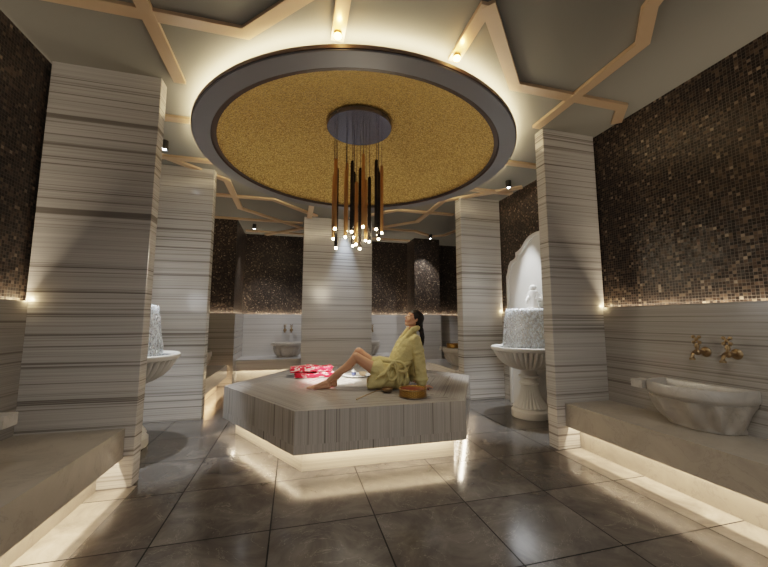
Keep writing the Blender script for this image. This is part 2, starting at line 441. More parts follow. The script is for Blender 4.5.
for x, y, z0, z1, c in PEND:
    lx, ly = x - RC[0], y - RC[1]
    p = finish(lathe([(.0001, 0), (.016, 0), (.021, .006), (.023, .02), (.023, z1 - z0 - .03), (.016, z1 - z0), (.0001, z1 - z0)], 14), 'pendant_tube', M['tube_' + c], t, (lx, ly, z0 - 3.90), smooth='auto')
    finish(tube([(0, 0, z1 - z0 - .01), (0, 0, 3.892 - z0)], .0035, 6), 'wire', M['wire'], p)
    bm = bmesh.new(); ball(bm, (0, 0, -.012), .017, seg=12); finish(bm, 'bulb', M['tip'], p, smooth=True)

# ---------------------------------------------------------------- ceiling spotlights
def spotlight(x, y, label):
    t = thing('ceiling_spotlight', label, 'spotlight', (x, y, CZ), group='surface spotlights on the ceiling')
    finish(lathe([(.0001, .0), (.045, .0), (.045, -.11), (.040, -.115), (.036, -.10), (.0001, -.10)], 24), 'housing', M['black'], t, smooth='auto')
    bm = bmesh.new(); ball(bm, (0, 0, -.104), .024, (1, 1, .5), 12); finish(bm, 'lens', M['spot'], t, smooth=True)
    return t
spotlight(-1.61, 4.62, 'black ceiling spotlight above the left fountain beside the big pillar')
spotlight(-.94, 8.30, 'black ceiling spotlight in front of the dark mosaic left of the central panel')
spotlight(3.25, 4.62, 'black ceiling spotlight above the tall marble backplate of the right fountain')
spotlight(3.36, 8.15, 'black ceiling spotlight near the mosaic right of the central panel')

# ---------------------------------------------------------------- hexagonal slab
def hexpts(R, cx=.85, cy=4.62): return [(cx + R * math.cos(PI / 3 * i), cy + R * math.sin(PI / 3 * i)) for i in range(6)]
def hexblock(R, z0, z1, name, parent, inset=0.0, top=True):
    bm = bmesh.new(); uv = bm.loops.layers.uv.new('UVMap'); H = hexpts(R, 0, 0)
    c = bm.verts.new((0, 0, z1)); T = [bm.verts.new((*p, z1)) for p in H]; B = [bm.verts.new((*p, z0)) for p in H]
    cb = bm.verts.new((0, 0, z0)); ap = R * math.cos(PI / 6)
    for i in range(6):
        j = (i + 1) % 6
        f = bm.faces.new((c, T[i], T[j]))
        for l, (u, v) in zip(f.loops, ((0, R / 2), (ap, 0), (ap, R))): l[uv].uv = (u + .37 * i, v)
        f = bm.faces.new((T[i], B[i], B[j], T[j]))
        for l, (u, v) in zip(f.loops, ((0, z1), (0, z0), (R, z0), (R, z1))): l[uv].uv = (u + i * R + 3, v)
        f = bm.faces.new((cb, B[j], B[i]))
        for l in f.loops: l[uv].uv = (0, 0)
    me = bpy.data.meshes.new(name); bm.to_mesh(me); bm.free(); me.materials.append(M['stripe_uv'])
    o = bpy.data.objects.new(name, me); COL.objects.link(o); o.parent = parent
    return o
t = thing('heated_slab', 'large hexagonal striped marble slab glowing underneath in the middle of the floor', 'marble platform', (.85, 4.62, 0))
o = hexblock(1.64, .27, .56, 'top_slab', t)
# skirt hanging around the slab edge
bm = bmesh.new(); uv = bm.loops.layers.uv.new('UVMap'); A = hexpts(1.64, 0, 0); Bq = hexpts(1.60, 0, 0)
for i in range(6):
    j = (i + 1) % 6
    for q, flip in ((A, 0), (Bq, 1)):
        vs = [bm.verts.new((*q[i], .27)), bm.verts.new((*q[i], .19)), bm.verts.new((*q[j], .19)), bm.verts.new((*q[j], .27))]
        f = bm.faces.new(vs)
        for l, (u, v) in zip(f.loops, ((0, .27), (0, .19), (1.64, .19), (1.64, .27))): l[uv].uv = (u + i * 1.64 + 3, v)
    f = bm.faces.new([bm.verts.new((*p, .19)) for p in (A[i], A[j], Bq[j], Bq[i])])
    for l in f.loops: l[uv].uv = (i, 0)
me = bpy.data.meshes.new('skirt'); bm.to_mesh(me); bm.free(); me.materials.append(M['stripe_uv'])
o = bpy.data.objects.new('skirt', me); COL.objects.link(o); o.parent = t
o = finish(lathe([(1.49, 0), (1.49, .27)], 6), 'plinth', marble('plinth marble', (.72, .64, .52), (.42, .35, .27)), t)

# ---------------------------------------------------------------- benches
def bench(x0, x1, y0, y1, front, label, z=.47, mat='bench'):
    """front: '+x', '-x' or '-y' = the side the glowing recess faces"""
    t = thing('marble_bench', label, 'bench', ((x0 + x1) / 2, (y0 + y1) / 2, 0))
    cx, cy = (x0 + x1) / 2, (y0 + y1) / 2
    b = [(x0, x1, y0, y1, .36, z)]; q = .04
    if front == '+x': b.append((x1 - q, x1, y0, y1, .235, .36)); pl = (x0, x1 - .17, y0, y1, 0, .36)
    if front == '-x': b.append((x0, x0 + q, y0, y1, .235, .36)); pl = (x0 + .17, x1, y0, y1, 0, .36)
    if front == '-y': b.append((x0, x1, y0, y0 + q, .235, .36)); pl = (x0, x1, y0 + .17, y1, 0, .36)
    b = [(p[0] - cx, p[1] - cx, p[2] - cy, p[3] - cy, p[4], p[5]) for p in b]
    finish(boxes(*b), 'bench_top', M[mat], t)
    finish(boxes((pl[0] - cx, pl[1] - cx, pl[2] - cy, pl[3] - cy, 0, .355)), 'plinth', M['bench'], t)
    return t
bench(XL + .003, -1.31, -2.9, 3.37, '+x', 'long beige marble bench along the left wall with light glowing underneath')
bench(2.83, XR - .003, -2.9, 3.187, '-x', 'long beige marble bench along the right wall under the brass taps, lit below')
bench(XL + .003, -1.25, 5.53, 7.50, '+x', 'short marble bench behind the left pillars with an orange glow underneath', mat='backm')
bench(-1.21, 3.05, 8.30, YB - .003, '-y', 'pale marble bench across the back wall with light underneath', mat='backm')
bench(2.80, 3.7, 5.72, 7.40, '-x', 'marble bench behind the right pillar under the basin with the bronze bowl', mat='backm')

# ---------------------------------------------------------------- wash basins (local: wall at +x, bowl towards -x)
def basin(loc, rz, label, ear=True):
    t = thing('wash_basin', label, 'basin', loc, rz, 'carved marble wash basins on the benches')
    # outline of the rim: D shape
    def outline(k, dx=0., n=40):
        out = []
        for i in range(n + 1):
            a = PI / 2 + PI * i / n
            ca, sa = math.cos(a), math.sin(a)
            X = .41 * k * math.copysign(abs(ca) ** .8, ca); Y = .355 * (.25 + .75 * k) * math.copysign(abs(sa) ** .72, sa)
            out.append((X + dx, Y, i / n))
        return out
    def loft(levels, fl=0):
        bm = bmesh.new(); rows = []
        for lv in levels:
            k, z, f = lv[:3]; row = []
            for X, Y, u in outline(k, lv[3] if len(lv) > 3 else 0.):
                s = 1 - f * (.5 + .5 * math.cos(u * 2 * PI * 6)) ; row.append(bm.verts.new((X * s, Y * s, z)))
            rows.append(row)
        for A, B in zip(rows, rows[1:]):
            for j in range(len(A) - 1): bm.faces.new((A[j], A[j + 1], B[j + 1], B[j]))
            bm.faces.new((A[-1], A[0], B[0], B[-1]))
        bm.faces.new(rows[0]); bm.faces.new(rows[-1]); return bm
    finish(loft([(.60, 0, .0), (.62, .012, .0), (.62, .02, .0), (.70, .04, .10), (.82, .09, .13), (.91, .15, .12), (.955, .20, .07), (.97, .235, .0)]), 'bowl', M['basin'], t, smooth='auto')
    bm = loft([(.93, .236, 0), (.99, .262, 0), (1.0, .275, 0), (1.0, .335, 0), (.985, .345, 0), (.86, .345, 0, -.03), (.83, .335, 0, -.035), (.78, .29, 0, -.04), (.55, .262, 0, -.06)])
    if ear: 
        box(bm, -.37, -.25, .27, .375, .275, .345)
    finish(bm, 'rim', M['basin'], t, smooth='auto')
    return t
b0 = basin((XR - .004, 2.22, .472), 0, 'large carved marble wash basin on the right bench below two brass taps')
q = dup(b0, (XL + .004, 2.18, .472), PI, 'marble wash basin cropped by the left edge of the picture on the left bench'); q.scale = (1.36, -1, 1)
dup(b0, (XL + .304, 6.45, .472), PI, 'marble wash basin peeking out behind the second left pillar')
dup(b0, (-.13, YB - .34, .472), PI / 2, 'marble wash basin at the back wall under two small taps left of the central panel')
dup(b0, (1.83, YB - .34, .472), PI / 2, 'marble wash basin at the back wall half hidden behind the central panel')
dup(b0, (3.28, 6.28, .472), 0, 'marble wash basin with a bronze bowl behind the woman, beside the right pillar')
# back-to-wall blocks are not needed where basins stand free of the wall

# ---------------------------------------------------------------- taps (local: wall at +x)
def tap(loc, rz, label, group):
    t = thing('wall_tap', label, 'tap', loc, rz, group)
    finish(lathe([(.0001, 0), (.040, 0), (.042, .006), (.030, .018), (.018, .024), (.0001, .024)], 24), 'rosette', M['brass'], t, smooth='auto').rotation_euler = (0, -PI / 2, 0)
    bm = tube([(-.02, 0, 0), (-.06, 0, 0), (-.065, 0, 0), (-.10, 0, 0), (-.13, 0, 0), (-.155, 0, -.012), (-.165, 0, -.05)], [.013, .013, .019, .021, .016, .016, .017], 14)
    ball(bm, (-.10, 0, 0), .026, seg=14); cyl(bm, (-.165, 0, -.062), .021, .014)
    finish(bm, 'spout', M['brass'], t, smooth='auto')
    bm = tube([(-.10, 0, .01), (-.10, 0, .035), (-.10, 0, .04), (-.10, 0, .062), (-.10, 0, .075)], [.012, .012, .018, .016, .010], 14)
    finish(bm, 'stem', M['brass'], t, smooth='auto')
    bm = bmesh.new(); zc = .105
    for k in range(4):
        a = PI / 4 + k * PI / 2; d = Vector((0, math.cos(a), math.sin(a)))
        tube([Vector((-.10, 0, zc)), Vector((-.10, 0, zc)) + d * .03], .008, 8, bm); ball(bm, Vector((-.10, 0, zc)) + d * .032, .0145, seg=10)
    ball(bm, (-.10, 0, zc), .014, (1.2, 1, 1), seg=12)
    finish(bm, 'cross_handle', M['brass'], t, smooth=True)
    return t
g = 'brass taps over the right basin'
t0 = tap((XR - .001, 2.20, 1.085), 0, 'brass cross-handle wall tap, the farther left of two above the right basin', g)
dup(t0, (XR - .001, 1.985, 1.085), 0, 'brass cross-handle wall tap, the nearer one above the right basin with round rosette')
g = 'small taps on the back wall'
dup(t0, (-.21, YB - .001, 1.10), PI / 2, 'small dark tap on the back wall, left one of the distant pair', g)
dup(t0, (-.05, YB - .001, 1.10), PI / 2, 'small dark tap on the back wall, right one of the distant pair', g)
dup(t0, (2.06, YB - .001, 1.10), PI / 2, 'small dark tap just right of the central marble panel', g)
dup(t0, (4.749, 8.1, 1.10), 0, 'small dark tap beside the right pillar above the bronze bowl', g)

# ---------------------------------------------------------------- fountains (local: wall at x=0, bowl towards -x)
t = thing('wall_fountain', 'scalloped pedestal fountain with tall white curved backplate and water curtain on the right', 'fountain', (XN - .003, 4.38, 0), 0, 'scalloped marble wall fountains')
half = [(.80, 0), (.80, 2.10), (.76, 2.17), (.73, 2.27), (.67, 2.34), (.55, 2.37), (.52, 2.40), (.52, 2.47), (.46, 2.48), (.37, 2.52), (.27, 2.61), (.17, 2.665), (.08, 2.685), (0, 2.69)]
def plate(k, x0, x1, zb=0, dz=0):
    pts = [(y - k if y > 0 else 0, max(z - dz, zb)) for y, z in half]; out = pts + [(-y, z) for y, z in reversed(pts[:-1])]
    bm = bmesh.new(); A = [bm.verts.new((x0, y, z)) for y, z in out]; B = [bm.verts.new((x1, y, z)) for y, z in out]
    bm.faces.new(A); bm.faces.new(B)
    for i in range(len(out)): bm.faces.new((A[i], A[(i + 1) % len(out)], B[(i + 1) % len(out)], B[i]))
    return bm
finish(plate(0, -.05, 0), 'back_plate', M['carve'], t)
bm = plate(0, -.075, -.049)
# moulding: hollow frame made from outline strips
bm.free(); bm = bmesh.new()
def strip(k0, k1, x):
    a = [(y - k0 if y > 0 else 0, z - k0 * (1 if y < .79 or z > 1 else 0)) for y, z in half]; b = [(y - k1 if y > 0 else 0, z - k1 * (1 if y < .79 or z > 1 else 0)) for y, z in half]
    a = a + [(-y, z) for y, z in reversed(a[:-1])]; b = b + [(-y, z) for y, z in reversed(b[:-1])]
    for i in range(len(a) - 1):
        q = [(a[i], x), (a[i + 1], x), (b[i + 1], x), (b[i], x)]
        fr = [bm.verts.new((x, *p)) for p, _ in q]; bk = [bm.verts.new((-.045, *p)) for p, _ in q]
        bm.faces.new(fr)
        for s in range(4): bm.faces.new((fr[s], fr[(s + 1) % 4], bk[(s + 1) % 4], bk[s]))
strip(0, .05, -.07)
finish(bm, 'moulding', M['carve'], t)
CXB = -.30
prof = [(.10, .645, 0), (.15, .65, .0), (.20, .66, .10), (.28, .69, .13), (.36, .74, .13), (.42, .80, .13), (.455, .86, .12), (.475, .905, .10), (.48, .92, 0), (.50, .925, 0), (.51, .945, 0), (.51, .97, 0), (.50, .98, 0), (.47, .98, 0), (.45, .965, 0), (.43, .93, 0), (.0001, .90, 0)]
finish(lathe(prof, 240, 40, clampx=.294, c=(CXB, 0, 0)), 'bowl', M['carve'], t, smooth='auto')
prof = [(.25, 0, 0), (.255, .01, 0), (.255, .09, 0), (.245, .10, 0), (.225, .12, 0), (.235, .14, .0), (.225, .16, .14), (.175, .23, .16), (.14, .32, .16), (.12, .40, .14), (.115, .44, 0), (.14, .45, 0), (.14, .47, 0), (.11, .48, 0), (.10, .53, 0), (.15, .545, 0), (.15, .565, 0), (.11, .58, 0), (.10, .64, 0)]
finish(lathe(prof, 200, 25, c=(CXB, 0, 0)), 'pedestal', M['carve'], t, smooth='auto')
finish(lathe([(.0001, .952), (.442, .952)], 48, clampx=.245, c=(CXB, 0, 0)), 'pool', M['pool'], t, smooth=True)
bm = lathe([(.06, 1.30, 0), (.25, 1.36, 0), (.42, 1.44, 0), (.46, 1.47, 0), (.47, 1.50, 0), (.45, 1.51, 0), (.42, 1.49, 0), (.0001, 1.48, 0)], 64, clampx=-.05, c=(0, 0, 0), sx=1.0, sy=.85, a0=PI / 2, a1=3 * PI / 2)
finish(bm, 'upper_trough', M['carve'], t, smooth='auto')
random.seed(5); bm = bmesh.new(); rows = []
for i, (r, z) in enumerate([(.44, 1.515), (.485, 1.52), (.505, 1.50), (.515, 1.45), (.52, 1.38), (.525, 1.30), (.53, 1.22), (.535, 1.14), (.54, 1.06), (.54, .96)]):
    row = []
    for j in range(73):
        a = PI / 2 + PI * j / 72; rr = r + (.010 * math.sin(j * 2.1 + i * .7) + .008 * (rnd() - .5)) * (1 if i > 1 else .3)
        rr *= .88
        row.append(bm.verts.new((-.05 + rr * math.cos(a) * (1.10 + .012 * i), rr * math.sin(a), z)))
    rows.append(row)
for A, B in zip(rows, rows[1:]):
    for j in range(72): bm.faces.new((A[j], A[j + 1], B[j + 1], B[j]))
finish(bm, 'water_curtain', M['water'], t, smooth=True)
bm = bmesh.new()
for j in range(420):
    a = PI / 2 + PI * rnd(); z = .97 + .54 * rnd(); r = .47 + .035 * (rnd() - .3)
    bmesh.ops.create_icosphere(bm, subdivisions=1, radius=.004 + .005 * rnd(), matrix=Matrix.Translation((-.05 + .9 * r * math.cos(a) * 1.15, .9 * r * math.sin(a), z)) @ Matrix.Diagonal((1, 1, 1.8, 1)))
o = finish(bm, 'droplets', M['china'], t, smooth=True); o['kind'] = 'stuff'
bm = lathe([(.10, 1.50), (.105, 1.53), (.07, 1.55), (.055, 1.60), (.075, 1.68), (.085, 1.74), (.06, 1.79), (.03, 1.80), (.0001, 1.80)], 24, c=(-.17, 0, 0))
ball(bm, (-.17, 0, 1.83), .05, seg=16); tube([(-.17, 0, 1.70), (-.25, 0, 1.69), (-.28, 0, 1.65), (-.285, 0, 1.60)], [.03, .026, .022, .02], 12, bm)
tube([(-.02, 0, 1.66), (-.17, 0, 1.66)], .035, 12, bm)
for s in (-1, 1): tube([(-.17, 0, 1.70), (-.17, s * .08, 1.68), (-.17, s * .10, 1.74)], [.022, .018, .012], 10, bm)
finish(bm, 'carved_spout', M['carve'], t, smooth='auto')
dup(t, (XL + .003, 4.38, 0), PI, 'pedestal fountain with falling water half hidden behind the big left pillar')

# ---------------------------------------------------------------- things on the slab
ST = .56
# bath bucket
t = thing('bath_bucket', 'short round woven bronze bath bucket with dark red inside near the slab edge', 'bucket', (1.225, 3.505, ST + .001)); t.scale = (1, 1, .78)
finish(lathe([(.125, 0), (.136, .004), (.14, .03), (.142, .10), (.145, .112), (.138, .114), (.132, .10), (.128, .02), (.0001, .018)], 48), 'body', M['woven'], t, smooth='auto')
finish(lathe([(.1315, .099), (.1275, .024), (.0001, .022)], 48), 'lining', M['inside'], t, smooth='auto')
bm = bmesh.new()
for zz in (.012, .104):
    tube([(.143 * math.cos(a * PI / 24), .143 * math.sin(a * PI / 24), zz) for a in range(49)], .006, 8, bm, cap=False)
finish(bm, 'hoop', M['brass'], t, smooth=True)
bm = bmesh.new(); tube([(.14, 0, .09), (.175, .0, .085), (.18, .0, .07)], .008, 8, bm); finish(bm, 'handle', M['inside'], t, smooth=True)
# ladle
t = thing('bath_ladle', 'small brass ladle bowl with a long thin handle lying beside the bucket', 'ladle', (1.02, 3.76, ST + .001))
finish(lathe([(.0001, 0), (.03, .0), (.052, .018), (.064, .045), (.067, .052), (.060, .050), (.048, .024), (.0001, .010)], 32), 'bowl', M['brass'], t, smooth=True)
finish(tube([(-.055, -.045, .042), (-.14, -.11, .05), (-.26, -.20, .035), (-.40, -.30, .012)], [.007, .005, .005, .008], 8), 'handle', M['brass'], t, smooth=True)
finish(lathe([(.0001, .030), (.05, .036)], 24), 'contents', M['copper'], t)
# tray and cup
finish_t = thing('serving_tray', 'round white tray lying on the slab behind the bent legs', 'tray', (.89, 4.95, ST + .001))
finish(lathe([(.0001, 0), (.17, 0), (.20, .018), (.205, .022), (.20, .024), (.165, .006), (.0001, .006)], 64), 'dish', M['china'], finish_t, smooth='auto')
t = thing('porcelain_cup', 'small blue and white lidded cup standing on the round tray', 'cup', (.845, 4.95, ST + .008))
finish(lathe([(.0001, 0), (.022, 0), (.034, .02), (.036, .05), (.034, .052), (.030, .02), (.0001, .01)], 28), 'cup_body', M['blue'], t, smooth='auto')
finish(lathe([(.036, .052), (.030, .066), (.012, .078), (.010, .09), (.006, .096), (.0001, .097)], 28), 'lid', M['china'], t, smooth=True)
t = thing('copper_dish', 'small shiny copper dish on the round tray, near the woman\'s hip', 'dish', (.97, 4.93, ST + .008))
finish(lathe([(.0001, 0), (.03, 0), (.05, .025), (.055, .05), (.050, .05), (.04, .02), (.0001, .01)], 28), 'bowl', M['copper'], t, smooth='auto')
# folded towels: two soft folded layers, each a thing
def towel(z, h, x0, x1, y0, y1, label, seed):
    random.seed(seed); bm = bmesh.new(); n = 9
    for lay in range(3):
        zz = z + h * (lay + .5) / 3; r = h / 6.2
        for j in range(n):
            y = y0 + r + (y1 - y0 - 2 * r) * j / (n - 1); e = .02 * (rnd() - .5)
            pts = []
            for i in range(9):
                x = x0 + r + (x1 - x0 - 2 * r) * i / 8 + e
                pts.append((x, y, zz + .012 * math.sin(i * 1.1 + seed) * (lay + .5) / 3 + .003 * (rnd() - .5), r * 1.02))
            for a, b in zip(pts, pts[1:]): caps(bm, a[:3], a[3], b[:3], b[3], 8)
    o = fused(bm, 'folded_towel', M['towel'], .009, smooth=3, disp=(.012, .06))
    return tag(o, label, 'towel', 'folded red and white towels')
towel(ST + .004, .062, .03, .58, 4.92, 5.22, 'folded red and white patterned bath cloth, lower one of the pile on the slab', 1)
towel(ST + .078, .066, -.03, .55, 4.95, 5.24, 'crumpled red and white patterned bath cloth, upper one of the pile on the slab', 4)
# bronze bowl standing on far basin
t = thing('bath_bowl', 'low bronze bath bowl standing on the far right basin rim', 'bowl', (3.04, 6.25, .82))
finish(lathe([(.0001, 0), (.13, 0), (.14, .008), (.145, .075), (.140, .078), (.13, .012), (.0001, .01)], 32), 'body', M['woven'], t, smooth='auto')

# ---------------------------------------------------------------- woman in a bathrobe
W = thing('person', 'dark-haired woman in pistachio bathrobe leaning back on her hands on the slab', 'person', (0, 0, 0))
bm = bmesh.new()
# legs: near (camera side) and far
def leg(hip, knee, ank, heel, toe, yt):
    hip, knee, ank, heel, toe = map(Vector, (hip, knee, ank, heel, toe))
    chain(bm, [(*hip, .088), (*hip.lerp(knee, .45), .074), (*hip.lerp(knee, .85), .056), (*knee, .053)])
    calf = knee.lerp(ank, .32) + Vector((.012, 0, -.014))
    chain(bm, [(*knee, .050), (*calf, .050), (*knee.lerp(ank, .7), .036), (*ank, .029)])
    caps(bm, ank, .028, heel, .026)
    mid = heel.lerp(toe, .5) + Vector((0, 0, .018)); ball_ = heel.lerp(toe, .74) + Vector((0, 0, .004))
    caps(bm, ank, .030, mid, .027); caps(bm, heel, .025, ball_, .022); caps(bm, mid, .027, ball_, .023)
    s = (Vector((0, 1, 0)))
    for q, (dy, L, r) in enumerate([(-.026, 1.0, .012), (-.010, .99, .009), (.004, .94, .0085), (.016, .88, .008), (.027, .80, .0075)]):
        dy *= yt
        b0_ = ball_ + s * dy * .9; tip = heel.lerp(toe, L) + s * dy; tip.z = heel.z - .012
        caps(bm, b0_, .014, tip, r, 8)
leg((1.10, 3.95, .67), (.715, 4.02, .925), (.395, 4.12, .640), (.412, 4.12, .590), (.175, 4.13, .580), -1)
leg((1.10, 4.12, .67), (.768, 4.15, .972), (.488, 4.21, .640), (.500, 4.21, .590), (.268, 4.22, .580), -1)
# torso
chain(bm, [(1.15, 3.97, .67, .10), (1.15, 4.09, .67, .10)])
for dy in (-.04, .04):
    chain(bm, [(1.16, 4.03 + dy, .68, .105), (1.20, 4.03 + dy, .80, .085), (1.27, 4.03 + dy, .93, .09), (1.33, 4.03 + dy, 1.04, .09), (1.375, 4.03 + dy, 1.12, .065)])
chain(bm, [(1.385, 3.89, 1.125, .045), (1.39, 4.17, 1.125, .045)])
chain(bm, [(1.385, 4.03, 1.13, .058), (1.405, 4.03, 1.22, .046), (1.415, 4.03, 1.30, .047)])
# arms
for s, dy in ((-1, 0), (1, .0)):
    ys = 4.03 + s * .145
    chain(bm, [(1.395, ys, 1.11, .047), (1.425, ys + s * .02, .97, .040), (1.43, ys + s * .035, .845, .034), (1.445, ys + s * .03, .72, .030), (1.455, ys + s * .03, .625, .023)])
    # hand flat on the slab, fingers pointing back (+x)
    h = Vector((1.462, ys + s * .03, .588))
    for dd in (-.022, 0, .022): caps(bm, (1.455, ys + s * .03 + dd * .5, .612), .017, (1.515, ys + s * .03 + dd, .584), .012, 8)
    for dd, L, r in ((-.033, .062, .0078), (-.012, .076, .0082), (.010, .070, .008), (.031, .054, .0072)):
        p0 = Vector((1.512, ys + s * .03 + dd * .85, .585)); p1 = p0 + Vector((L * .5, dd * .25, .006)); p2 = p0 + Vector((L, dd * .45, -.012))
        caps(bm, p0, r * 1.15, p1, r, 8); caps(bm, p1, r, p2, r * .85, 8)
    th0 = Vector((1.475, ys + s * .03 + .022 * -s, .590)); th1 = th0 + Vector((.025, -.030 * s, -.008)); th2 = th1 + Vector((.024, -.012 * s, -.005))
    caps(bm, th0, .012, th1, .010, 8); caps(bm, th1, .0095, th2, .0082, 8)
# head
TT = math.radians(24); F = Vector((-math.cos(TT), 0, math.sin(TT))); U = Vector((math.sin(TT), 0, math.cos(TT))); Y = Vector((0, 1, 0))
HC = Vector((1.432, 4.03, 1.365))
def hp(f, s, u): return HC + F * f + Y * s + U * u
RT = Matrix((F, Y, U)).transposed().to_4x4()
ball(bm, hp(-.008, 0, .018), 1, (.098, .074, .088), 24, RT)
ball(bm, hp(.030, 0, -.018), 1, (.064, .059, .082), 20, RT)
caps(bm, hp(.032, 0, -.04), .048, hp(.062, 0, -.086), .022)
for s in (-1, 1):
    caps(bm, hp(.0, s * .045, -.055), .026, hp(.062, s * .012, -.095), .019, 10)
    caps(bm, hp(.052, s * .036, -.022), .026, hp(.060, s * .028, -.04), .022, 10)
    caps(bm, hp(.078, s * .012, .030), .014, hp(.068, s * .045, .026), .012, 8)
    ball(bm, hp(.074, s * .031, .002), .0145, seg=10)
    ball(bm, hp(-.012, s * .074, -.008), 1, (.014, .009, .027), 12, RT); ball(bm, hp(-.006, s * .072, -.034), .007, seg=8)
    ball(bm, hp(.094, s * .012, -.032), .0085, seg=8)
caps(bm, hp(.086, 0, .018), .010, hp(.110, 0, -.026), .0095, 10)
caps(bm, hp(.088, -.017, -.057), .0075, hp(.094, 0, -.055), .0085, 8); caps(bm, hp(.088, .017, -.057), .0075, hp(.094, 0, -.055), .0085, 8)
caps(bm, hp(.084, -.013, -.068), .008, hp(.089, 0, -.070), .009, 8); caps(bm, hp(.084, .013, -.068), .008, hp(.089, 0, -.070), .009, 8)
ball(bm, hp(.071, 0, -.093), .016, seg=10)
fused(bm, 'body', M['skin'], .0045, W, smooth=4)
# lashes and brows
for s in (-1, 1):
    bm = bmesh.new()
    tube([hp(.0885, s * .020, .000), hp(.0885, s * .031, -.004), hp(.083, s * .043, .001)], .0017, 6, bm)
    finish(bm, 'eyelashes', M['hair'], W, smooth=True)
    finish(tube([hp(.0895, s * .014, .026), hp(.086, s * .031, .031), hp(.073, s * .049, .025)], [.0018, .0024, .0012], 6), 'eyebrow', M['hair'], W, smooth=True)
# hair
bm = bmesh.new()
ball(bm, hp(-.022, 0, .028), 1, (.099, .083, .090), 24, RT)
ball(bm, hp(-.060, 0, -.020), 1, (.058, .070, .068), 20, RT)
ball(bm, hp(-.005, 0, .052), 1, (.088, .074, .068), 20, RT)
chain(bm, [(*hp(-.095, 0, -.02), .036), (*hp(-.115, .0, -.075), .038), (1.525, 4.03, 1.24, .030), (1.528, 4.0, 1.14, .028), (1.525, 3.99, 1.07, .018), (1.52, 3.99, 1.03, .008)])
fused(bm, 'hair', M['hair'], .006, W, smooth=4, disp=(.006, .03))
# bathrobe
bm = bmesh.new()
for dy in (-.065, 0, .065):
    y = 4.03 + dy
    chain(bm, [(1.17, y, .685, .122), (1.21, y, .80, .112), (1.275, y, .93, .118), (1.335, y, 1.04, .112), (1.385, y, 1.115, .078)])
chain(bm, [(1.395, 3.88, 1.115, .070), (1.395, 4.18, 1.115, .070)])
random.seed(11)
# cloth folds: shallow ridges over the sleeves, back and skirt
for s in (-1, 1):
    ys = 4.03 + s * .18
    for zc, xc in ((.99, 1.418), (.93, 1.425), (.87, 1.43), (.81, 1.437), (.76, 1.44)):
        e = .03 * (rnd() - .5); pts = []
        for i in range(9):
            a = 2 * PI * i / 8; pts.append((xc + .060 * math.cos(a), ys + .060 * math.sin(a), zc + .02 * math.cos(a) + e, .0125))
        chain(bm, pts, 8)
    # turned back cuff
    pts = [(1.452 + .060 * math.cos(2 * PI * i / 12), ys + .058 * math.sin(2 * PI * i / 12), .672 + .004 * math.cos(2 * PI * i / 12), .024) for i in range(13)]
    chain(bm, pts, 8)
for x0_, z0_, x1_, z1_ in ((1.13, .80, 1.00, .64), (1.17, .79, 1.08, .60), (1.22, .78, 1.17, .59), (1.09, .82, .93, .71), (1.27, .78, 1.25, .62)):
    chain(bm, [(x0_, 3.87, z0_, .018), ((x0_ + x1_) / 2 + .01, 3.832, (z0_ + z1_) / 2, .020), (x1_, 3.85, z1_, .016)], 8)
for x0_, z0_, x1_, z1_ in ((1.15, .88, 1.33, 1.05), (1.17, .85, 1.36, .98), (1.22, .85, 1.38, .92)):
    chain(bm, [(x0_, 3.90, z0_, .014), ((x0_ + x1_) / 2, 3.872, (z0_ + z1_) / 2, .018), (x1_, 3.88, z1_, .014)], 8)
chain(bm, [(1.375, 3.96, 1.14, .055), (1.40, 4.03, 1.19, .062), (1.375, 4.10, 1.14, .055)])
for s in (-1, 1):
    ys = 4.03 + s * .15
    chain(bm, [(1.395, ys, 1.105, .070), (1.418, ys + s * .02, .98, .070), (1.430, ys + s * .03, .85, .068), (1.445, ys + s * .03, .73, .068), (1.452, ys + s * .03, .665, .070), (1.452, ys + s * .03, .648, .066)])
# skirt over thighs
chain(bm, [(1.16, 3.94, .68, .118), (1.03, 3.955, .745, .112), (.955, 3.97, .785, .098)])
chain(bm, [(1.16, 4.12, .68, .118), (1.03, 4.13, .755, .112), (.945, 4.14, .82, .095)])
chain(bm, [(1.16, 3.92, .665, .098), (1.02, 3.93, .655, .085), (.90, 3.95, .635, .062), (.865, 3.96, .605, .040)])
chain(bm, [(.955, 3.95, .76, .06), (.90, 3.95, .66, .055), (.875, 3.95, .615, .048)])
chain(bm, [(1.16, 4.14, .665, .098), (1.00, 4.15, .65, .075), (.92, 4.15, .625, .055)])
chain(bm, [(.93, 4.17, .87, .035), (1.03, 4.15, .86, .06), (1.12, 4.10, .83, .07)])
chain(bm, [(1.16, 3.95, .65, .085), (1.30, 4.03, .635, .070), (1.16, 4.10, .65, .085)])
o = fused(bm, 'bathrobe', M['robe'], .008, W, smooth=3, disp=(.016, .045))
# shawl collar, as a raised roll around the neck and down both fronts
bm = bmesh.new()
for s in (-1, 1):
    chain(bm, [(1.475, 4.03, 1.262, .034), (1.45, 4.03 + s * .055, 1.255, .034), (1.385, 4.03 + s * .078, 1.235, .034), (1.315, 4.03 + s * .085, 1.155, .030), (1.255, 4.03 + s * .082, 1.08, .029), (1.205, 4.03 + s * .07, .99, .026), (1.155, 4.03 + s * .05 - .03, .90, .020), (1.125, 4.03 + s * .03 - .05, .85, .014)], 10)
fused(bm, 'collar', M['robe'], .006, W, smooth=3, disp=(.008, .035))
